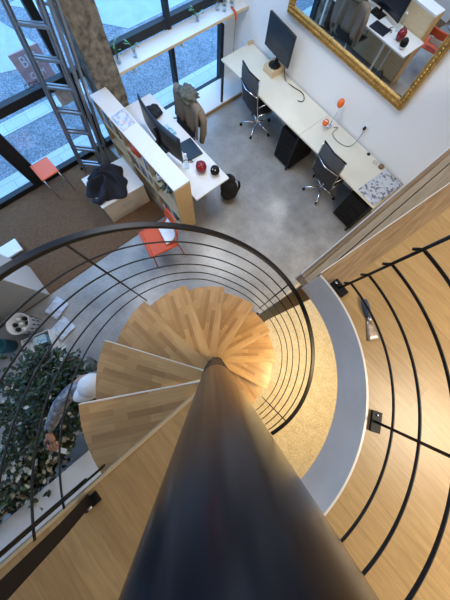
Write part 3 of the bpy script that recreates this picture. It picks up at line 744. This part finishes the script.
def coatf(u, v):
    a = u*2*pi; r = .02+.98*v; k = 1+.14*sin(3*a+1)+.08*sin(7*a)
    X = .30*r*k*cos(a); Y = .33*r*k*sin(a)
    h = .21*(1-r**2.2)+.055*r*(1-r)*4*sin(a*5+6*r)+.03*noise.noise(Vector((X*9, Y*9, 1)))*(1-r**4)
    h += .05*math.exp(-((X+.02-.5*Y*Y)/.03)**2)*(1-r)
    return (X, Y, max(.004, h+.006))
cb.grid(coatf, 72, 26); cb.build('coat_body', 'navy', ct)
MB().tube([(.12, -.08, .14), (.20, -.18, .08), (.20, -.29, .03), (.12, -.34, .02)], [.05, .055, .05, .04], 12).build('sleeve', 'navy', ct)
MB().tube([(-.14, .12, .14), (-.21, -.02, .10), (-.20, -.20, .04)], [.05, .055, .04], 12).build('sleeve', 'navy', ct)

# ============================================================ ORANGE CHAIR
oc = thing('orange_chair', 'orange metal chair with a curved seat near the shelf unit end', 'chair', (-1.79, .40, 0), R_(-12))
def ocs(u, v):
    X = (u-.5)*.48; Y = (v-.5)*.46-.02
    return (X, Y, .455-.02*sin(u*pi)*sin(v*pi)-.03*(1-v)**4)
MB().grid(ocs, 12, 12).build('seat', 'orange', oc, solid=.012)
def ocb(u, v): X = (u-.5)*.40; return (X, .255+.05*v+.0-.03*(2*abs(u-.5))**2, .66+.12*v)
MB().grid(ocb, 12, 6).build('backrest', 'orange', oc, solid=.012)
for sx in (-1, 1):
    MB().tube([(sx*.20, -.20, .44), (sx*.235, -.24, .01)], .010, 8).build('leg', 'orange', oc)
    MB().tube([(sx*.20, .27, .80), (sx*.20, .21, .46), (sx*.235, .27, .01)], .010, 8).build('leg', 'orange', oc)
MB().tube([(-.2, -.2, .435), (.2, -.2, .435)], .008, 8).build('cross_bar', 'orange', oc)
pbg = MB().grid(lambda u, v: ((u-.5)*.30, -.02+.20*v, .492+.17*v*v+.012*sin(u*5)*sin(v*3)), 10, 10)
o = pbg.build('paper_bag', 'paper', solid=.006, loc=(-1.76, .47, 0), rz=R_(-12)); tag(o, 'white paper bag leaning on the seat of the orange metal chair', 'paper bag')

# ============================================================ LEFT SIDE THINGS
tc_ = thing('tall_cabinet', 'tall beige and white cabinet at the edge of the coir mat', 'cabinet', (-2.62, -2.25, .016))
MB().bx(-.30, .29, -.75, .74, 0, 1.45).build('cabinet_body', 'beige', tc_, bevel=.004)
MB().bx(-.30, .30, .741, .756, 0, 1.45).build('side_panel', 'whitelam', tc_, bevel=.002)
MB().bx(-.31, .31, -.76, .766, 1.451, 1.475).build('top_panel', 'whitelam', tc_, bevel=.002)
for y0, y1 in ((-.745, -.005), (.005, .735)):
    dd = MB().bx(.291, .305, y0, y1, .02, 1.44).build('door', 'beige', tc_, bevel=.002)
    MB().bx(.306, .318, (y1-.07 if y0 < 0 else y0+.05), (y1-.055 if y0 < 0 else y0+.065), .75, .95).build('handle', 'chrome', dd)
wr = thing('wire_stand', 'small white topped stand on the mat behind the tall cabinet', 'stand', (-3.28, -1.50, .016))
MB().bx(-.12, .12, -.2, .12, .10, .13).build('stand_top', 'white', wr, bevel=.004)
for sx in (-.1, .1):
    for sy in (-.17, .09): MB().tube([(sx, sy, .0), (sx, sy, .10)], .012, 8).build('leg', 'alu', wr)
bn_ = thing('waste_basket', 'white slotted basket filled with black things by the tall cabinet', 'basket', (-2.02, -1.92, 0))
MB().lathe([(0, .004), (.115, .004), (.15, .34), (.158, .35), (.145, .35), (.112, .012), (0, .012)], 32).build('basket_body', 'whitelam', bn_)
sb = MB()
for k in range(14):
    a = 2*pi*k/14
    for zz, rr in ((.24, .1435), (.15, .134)):
        sb.box((0, 0, 0), (.004, .018, .05), Mx=Matrix.Translation((rr*cos(a), rr*sin(a), zz)) @ Matrix.Rotation(a, 4, 'Z'))
sb.build('slots', 'ink', bn_)
for k in range(7):
    a = k*1.047; r = .085 if k else 0
    o = blob('crumpled_bag', (-2.02+r*cos(a), -1.92+r*sin(a), .26), (.030, .028, .035), 'blackcloth' if k % 3 else 'paper', None, None, .35, 2.5, k)
    tag(o, ('crumpled white wrapper' if k % 3 == 0 else 'crumpled black wrapper')+' in the white slotted basket, '+['in the middle', 'towards the cabinet', 'towards the window', 'on the window side', 'towards the mat', 'on the stair side', 'nearest the stair'][k], 'wrapper', 'wrappers in the basket')
ob = thing('open_box', 'open white plastic tray with small boxes in it by the basket', 'tray', (-1.69, -1.97, 0), R_(-15))
MB().bx(-.15, .15, -.20, .20, 0, .01).bx(-.15, -.14, -.20, .20, .01, .16).bx(.14, .15, -.20, .20, .01, .16).bx(-.14, .14, -.20, -.19, .01, .16).bx(-.14, .14, .19, .20, .01, .16).build('tray_body', 'white', ob, bevel=.002)
tag(MB().box((-1.74, -1.93, .067), (.13, .18, .11), -.3).build('small_carton', 'bluecard', bevel=.002), 'pale green carton standing in the white tray', 'carton')
tag(MB().box((-1.62, -1.98, .057), (.06, .20, .09), -.25).build('small_carton', 'laptop', bevel=.002), 'dark carton standing in the white tray beside the pale one', 'carton')
for (x, y, w, d, rz, lb) in ((-2.06, -1.52, .24, .30, .35, 'crumpled pale blue bag on the concrete next to the mat corner'), (-1.72, -1.62, .26, .28, .2, 'flattened pale blue bag on the concrete beside the white tray')):
    g = MB().grid(lambda u, v, w=w, d=d, x=x: ((u-.5)*w, (v-.5)*d, .03+.03*noise.noise(Vector((u*5+x, v*5, 0)))), 14, 14)
    tag(g.build('plastic_bag', mat('pale_blue_bag', (.55, .62, .74), .4), solid=.004, loc=(x, y, 0), rz=rz), lb, 'bag')
tb = thing('teal_bucket', 'teal bucket on the floor at the left edge of the photo', 'bucket', (-1.98, -2.36, 0))
MB().lathe([(0, .004), (.09, .004), (.115, .24), (.12, .25), (.108, .25), (.086, .012), (0, .012)], 28).build('bucket_body', 'teal', tb)
MB().tube([(.115*cos(t), .115*sin(t), .25) for t in [2*pi*i/32 for i in range(32)]], .005, 6, closed=True).build('rim', 'teal', tb)

# ============================================================ COUNTER, PLANTS, PERSON
co = thing('white_counter', 'long white counter below the landing edge beside the leafy tree', 'counter', (.42, -2.75, 0))
MB().bx(-.43, .45, -1.6, 1.02, .86, .90).build('countertop', 'whitelam', co, bevel=.004)
MB().bx(-.38, .42, -1.57, .98, .0, .859).build('counter_body', 'whitelam', co, bevel=.003)

def leafmesh(mb, tip, d, L, W, mi):
    d = d.normalized(); n_ = d.cross(Vector((random.uniform(-.4, .4), random.uniform(-.4, .4), 1))).normalized(); up = n_.cross(d)
    mb.cur = mi
    a = tip; b = tip+d*L*.35; c = tip+d*L*.7-up*L*.06; e = tip+d*L-up*L*.16
    mb.add([a, b+n_*W+up*.006, c+n_*W*.75, e, c-n_*W*.75, b-n_*W+up*.006, b, c], [(0, 6, 1), (6, 7, 2, 1), (7, 3, 2), (0, 5, 6), (6, 5, 4, 7), (7, 4, 3)])
def tree(name, label, x, y, pot_r, pot_h, trunk_h, cx, cy, cz, rx, ry, rz_, nb, nl, L, W, mats, seed, cat='plant'):
    random.seed(seed)
    t = thing(name, label, cat, (x, y, 0))
    MB().lathe([(0, 0), (pot_r*.78, 0), (pot_r, pot_h), (pot_r*.9, pot_h), (pot_r*.86, pot_h*.9), (0, pot_h*.9)], 28).build('pot', 'pot', t)
    MB().lathe([(0, pot_h*.905), (pot_r*.85, pot_h*.905)], 24).build('soil', 'bark', t)
    tr = MB(); top = Vector((cx*.5, cy*.5, trunk_h)); tr.tube([(0, 0, pot_h*.88), (top.x*.4+.02, top.y*.4, trunk_h*.6), top], [.025, .02, .014], 8)
    fo = MB()
    for k in range(nb):
        while True:
            p = Vector((random.uniform(-1, 1), random.uniform(-1, 1), random.uniform(-1, 1)))
            if .25 < p.length < 1: break
        e = Vector((cx+p.x*rx, cy+p.y*ry, cz+p.z*rz_)); mid = top.lerp(e, .5)+Vector((0, 0, .06))
        tr.tube([top, mid, e], [.008, .005, .002], 5, cap=False)
        for j in range(nl):
            q = mid.lerp(e, random.uniform(.1, 1.05))+Vector([random.gauss(0, .045) for _ in range(3)])
            d = (e-top).normalized()*.6+Vector((random.uniform(-1, 1), random.uniform(-1, 1), random.uniform(-.6, .3)))
            leafmesh(fo, q, d, L*random.uniform(.7, 1.2), W*random.uniform(.8, 1.2), random.choices(range(len(mats)), [w for _, w in mats])[0])
    tr.build('trunk', 'bark', t); fo.build('foliage', [m for m, _ in mats], t)
    return t
tree('ficus_tree', 'tall dark leafy potted tree beside the white counter and the person', -1.0, -1.70, .22, .38, .85, .32, -.04, .98, .62, .56, .40, 125, 25, .062, .0165, [('leaf', 6), ('leaf2', 2.4), ('leaf3', .35)], 11)
tree('variegated_plant', 'bushy plant with cream flecked leaves against the white counter', -.40, -2.56, .16, .34, .55, .10, .12, .86, .38, .60, .30, 150, 24, .064, .019, [('leaf', 3), ('leaf2', 1.2), ('leaf3', 3.2)], 5)

def skin(name, comps, m, parent, sub=2):
    """comps: list of (verts [(pos, r)], edges); first vertex of each is root"""
    me = bpy.data.meshes.new(name); vs = []; es = []; rs = []; roots = []
    for V, E in comps:
        o = len(vs); roots.append(o)
        for p, r in V: vs.append(p); rs.append(r if isinstance(r, tuple) else (r, r))
        for a, b in E: es.append((a+o, b+o))
    me.from_pydata(vs, es, []); me.materials.append(M[m])
    ob = bpy.data.objects.new(name, me); C.objects.link(ob); ob.parent = parent
    md = ob.modifiers.new('skin', 'SKIN'); md.use_smooth_shade = True; md.branch_smoothing = .6
    lay = me.skin_vertices[0] if len(me.skin_vertices) else None
    if lay is None:
        bm = bmesh.new(); bm.from_mesh(me); bm.verts.layers.skin.verify(); bm.to_mesh(me); bm.free(); lay = me.skin_vertices[0]
    for i, r in enumerate(rs): lay.data[i].radius = r; lay.data[i].use_root = (i in roots)
    q = ob.modifiers.new('sub', 'SUBSURF'); q.levels = sub; q.render_levels = sub
    return ob
def chain(L): return (L, [(i, i+1) for i in range(len(L)-1)])
random.seed(3)
pe = thing('person', 'person in a white cap and grey patterned shirt reaching towards the leafy tree', 'person', (-.38, -1.02, 0))
def P(x, y, z): return (x+.38, y+1.02, z)
# body: pelvis root, spine, neck, head, legs, arms
sh_r = P(-.545, -1.10, 1.43); el_r = P(-.50, -1.40, 1.38); wr_r = P(-.385, -1.655, 1.30)
sh_l = P(-.21, -1.06, 1.43); el_l = P(-.14, -1.14, 1.15); wr_l = P(-.20, -1.30, .99)
V = [(P(-.38, -1.0, .95), (.14, .11)), (P(-.38, -1.02, 1.15), (.13, .10)), (P(-.38, -1.04, 1.34), (.15, .10)), (P(-.385, -1.02, 1.46), .06), (P(-.39, -1.00, 1.53), .055),
     (P(-.395, -.98, 1.60), (.068, .080)), (P(-.395, -.965, 1.67), (.070, .085)), (P(-.395, -.96, 1.71), (.050, .060)),
     (sh_r, .055), (el_r, .045), (wr_r, .029), (sh_l, .055), (el_l, .045), (wr_l, .029),
     (P(-.47, -.99, .88), .085), (P(-.48, -1.03, .50), .058), (P(-.48, -.98, .09), .04), (P(-.29, -.99, .88), .085), (P(-.28, -1.03, .50), .058), (P(-.28, -.98, .09), .04)]
E_ = [(0,1),(1,2),(2,3),(3,4),(4,5),(5,6),(6,7),(2,8),(8,9),(9,10),(2,11),(11,12),(12,13),(0,14),(14,15),(15,16),(0,17),(17,18),(18,19)]
comps = [(V, E_)]
def hand(w, dirv, side, up, S=1.2):
    w = Vector(w); d = Vector(dirv).normalized()*S; s = Vector(side).normalized()*S; u = Vector(up).normalized()*S; out = []
    palm = [(tuple(w-d*.02), (.027, .024)), (tuple(w+d*.03), (.040, .020)), (tuple(w+d*.072), (.044, .018))]
    out.append(chain(palm))
    for k, (off, L) in enumerate(((-.030, .072), (-.010, .082), (.011, .076), (.030, .060))):
        b = w+d*.066+s*off; c = b+d*L*.45+u*.002; e = c+d*L*.33-u*.014+s*off*.1; f = e+d*L*.22-u*.024
        out.append(chain([(tuple(b), .0120), (tuple(c), .0108), (tuple(e), .0098), (tuple(f), .0085)]))
    b = w+d*.02-s*.030; c = b+d*.030-s*.022-u*.008; e = c+d*.032-s*.004-u*.016
    out.append(chain([(tuple(b), .0155), (tuple(c), .0125), (tuple(e), .0105)]))
    return out
hd = Vector((.16, -.055, -.03))
comps += hand(Vector(wr_r)+Vector((.03, -.02, -.01)), hd, (.05, .16, .0), (.2, .0, 1))
comps += hand(Vector(wr_l)+Vector((-.01, -.03, -.02)), (-.1, -.9, -.5), (-1, .1, 0), (0, -.5, 1), 1.0)
skin('body', comps, 'skin', pe)
# face
hc = Vector(P(-.395, -.965, 1.655)); f = MB()
MB().sph(tuple(hc+Vector((0, -.10, -.02))), .014, 10, (.8, 1.3, 1.6)).build('nose', 'skin', pe)
for s in (-1, 1):
    MB().sph(tuple(hc+Vector((s*.03, -.082, .004))), .011, 10).build('eye', 'white', pe)
    MB().sph(tuple(hc+Vector((s*.078, .0, -.01))), .022, 10, (.4, .8, 1.3)).build('ear', 'skin', pe)
MB().tube([tuple(hc+Vector((-.022, -.085, -.055))), tuple(hc+Vector((0, -.092, -.057))), tuple(hc+Vector((.022, -.085, -.055)))], .005, 6).build('mouth', 'red', pe)
MB().sph(tuple(hc+Vector((0, .022, -.015))), 1, 18, (.082, .090, .088)).build('hair', 'bark', pe)
sv = [(P(-.38, -1.0, .90), (.17, .13)), (P(-.38, -1.02, 1.15), (.155, .12)), (P(-.38, -1.04, 1.34), (.165, .115)), (P(-.388, -1.0, 1.50), (.085, .085)),
      (sh_r, .082), (tuple((Vector(sh_r)+Vector(el_r))/2), .074), (el_r, .068), (tuple((Vector(el_r)+Vector(wr_r))/2), .060), (tuple(Vector(el_r).lerp(Vector(wr_r), .9)), .048), (tuple(Vector(el_r).lerp(Vector(wr_r), 1.0)), .038),
      (sh_l, .072), (el_l, .058), (tuple(Vector(el_l).lerp(Vector(wr_l), .9)), .042)]
skin('shirt', [(sv, [(0,1),(1,2),(2,3),(2,4),(4,5),(5,6),(6,7),(7,8),(8,9),(2,10),(10,11),(11,12)])], 'shirt', pe)
tv = [(P(-.38, -1.0, .93), (.15, .12)), (P(-.47, -.99, .85), .10), (P(-.48, -1.03, .50), .075), (P(-.48, -.98, .07), .06), (P(-.29, -.99, .85), .10), (P(-.28, -1.03, .50), .075), (P(-.28, -.98, .07), .06)]
skin('trousers', [(tv, [(0,1),(1,2),(2,3),(0,4),(4,5),(5,6)])], 'denim', pe)
for x in (-.48, -.28): 
    b = MB().sph(P(x, -1.04, .045), 1, 16, (.048, .14, .055)); b.v = [Vector((v.x, v.y, max(.0, v.z))) for v in b.v]; b.build('shoe', 'black', pe)
# cap
cc = hc+Vector((0, .012, .028))
cp_ = MB().lathe([(.091, -.025), (.092, .015), (.084, .050), (.058, .078), (.026, .090), (0, .093)], 28, c=tuple(cc)).build('cap', 'cap', pe, solid=.004)
br_ = MB().grid(lambda u, v: ((u-.5)*(.185-.04*v*v)*1.0, -.072*cos((u-.5)*2.2)*1.0-.115*v*cos((u-.5)*1.5), -.018-.012*v-.03*(2*(u-.5))**2), 14, 6)
br_.v = [v+cc for v in br_.v]; br_.build('cap_brim', 'cap', pe, solid=.004)
bb = MB().lathe([(.0935, -.024), (.0938, .004)], 28, c=tuple(cc)).build('cap_band', 'beige', pe)
# pale card held in the fingers
hp_ = Vector(wr_r)+Vector((.03, -.02, -.01))+hd.normalized()*.16+Vector((-.38, -1.02, -.035))
cd = MB().box((0, 0, 0), (.05, .10, .004), Mx=Matrix.Translation(hp_+Vector((.03, .02, .0))) @ Matrix.Rotation(-.95, 4, 'Z') @ Matrix.Rotation(.25, 4, 'Y'))
tag(cd.build('card_note', 'paper'), 'small pale card held in the fingers of the person in the cap', 'card')

# ============================================================ OUTSIDE SIGN AND GLASS LETTERING
sg = thing('street_sign_board', 'reddish street board with pale lettering seen outside through the window', 'sign', (-6.12, .68, -.05), 0)
MB().box((0, 0, .34), (.03, .56, .50)).build('board', 'rednote', sg, bevel=.004)
for q in (-1, 1): MB().tube([(-.012, q*.24, .10), (-.012, q*.24, .0)], .012, 8).build('leg', 'steel', sg)
MB().tube([(-.03, 0, .55), (-.30, 0, .0)], .014, 8).build('stay', 'steel', sg)
def text(body, size, m, loc, rot, parent, name='lettering'):
    cu = bpy.data.curves.new(name, 'FONT'); cu.body = body; cu.size = size; cu.extrude = .002; cu.align_x = 'CENTER'
    cu.materials.append(M[m]); o = bpy.data.objects.new(name, cu); C.objects.link(o); o.location = loc; o.rotation_euler = rot
    dg = bpy.context.evaluated_depsgraph_get(); me = bpy.data.meshes.new_from_object(o.evaluated_get(dg)); bpy.data.objects.remove(o)
    q = bpy.data.objects.new(name, me); C.objects.link(q); q.location = loc; q.rotation_euler = rot
    if parent: q.parent = parent
    return q
RX = (pi/2, 0, pi/2)
text('BIG', .22, 'pale_letter', (.018, 0, .38), RX, sg); text('COM', .13, 'pale_letter', (.018, 0, .20), RX, sg)
gs = text('COMA', .085, 'ink', (XW+.006, .34, 1.175), RX, None, 'window_lettering'); tag(gs, 'small dark letters on the street window just above the black transom', 'lettering')
stk = thing('window_sticker', 'pale round logo sticker on the street window below the transom', 'sticker', (XW+.006, .62, .95))
MB().box((0, 0, 0), (.001, .22, .22)).build('sticker_sheet', 'marking', stk)
MB().tube([(.002, .055*cos(t*.2618), .055*sin(t*.2618)) for t in range(24)], .006, 6, closed=True).build('logo_ring', 'rednote', stk)
MB().tube([(.002, -.08, .09), (.002, .08, .09)], .004, 6).build('logo_line', 'ink', stk)

# ============================================================ LIGHT
W = bpy.data.worlds.new('sky'); bpy.context.scene.world = W; W.use_nodes = True
W.node_tree.nodes['Background'].inputs[0].default_value = (.25, .54, 1.0, 1); W.node_tree.nodes['Background'].inputs[1].default_value = 2.9
def lamp(x, y, z, sx, sy, e, col, label, rot=(0, 0, 0)):  # unseen panels; all but the warm mezzanine lamp are added to light the room
    t = thing('light_panel', label, 'lamp', (x, y, z))
    MB().bx(-sx/2-.02, sx/2+.02, -sy/2-.02, sy/2+.02, .01, .05).build('housing', 'whitelam', t, bevel=.004)
    l = bpy.data.lights.new('area_light', 'AREA'); l.shape = 'RECTANGLE'; l.size = sx; l.size_y = sy; l.energy = e; l.color = col
    o = bpy.data.objects.new('area_light', l); C.objects.link(o); o.parent = t; o.rotation_euler = rot
lamp(-2.2, 2.1, 4.0, 1.4, 1.2, 42, (.95, .97, 1), 'added unseen light panel above the desks')
lamp(2.3, 1.3, 4.1, .9, .9, 62, (1, .88, .68), 'added unseen light panel above the upper floor')
lamp(-2.6, -.7, 4.0, 1.2, 1.0, 19, (.95, .97, 1), 'added unseen light panel above the entrance mat')
lamp(1.35, .75, 2.07, .5, .7, 46, (1, .76, .42), 'warm lamp fixed under the mezzanine')
# ============================================================ CAMERA
import numpy as np
f_, Nn, YAW, H = 222., (212.9, 346.4), .8733, 3.65
v = np.array([Nn[0]-225, Nn[1]-300, f_]); v /= np.linalg.norm(v)
a = np.array([1, 0, 0.]); a -= a.dot(v)*v; a /= np.linalg.norm(a); b = np.cross(v, a)
X = np.cos(YAW)*a+np.sin(YAW)*b; Y = -np.cross(v, X); Z = -v
Rm = np.array([X, Y, Z])
cam = bpy.data.cameras.new('camera'); co_ = bpy.data.objects.new('camera', cam); C.objects.link(co_)
cam.sensor_fit = 'HORIZONTAL'; cam.sensor_width = 36; cam.lens = f_/450*36; cam.clip_start = .02
mw = Matrix.Identity(4)
for i in range(3):
    mw[i][0] = Rm[i][0]; mw[i][1] = -Rm[i][1]; mw[i][2] = -Rm[i][2]
mw[2][3] = H
co_.matrix_world = mw
sc = bpy.context.scene; sc.camera = co_
sc.view_settings.view_transform = 'Standard'; sc.view_settings.look = 'None'; sc.view_settings.gamma = 1; sc.view_settings.use_curve_mapping = False
sc.view_settings.exposure = 0.6
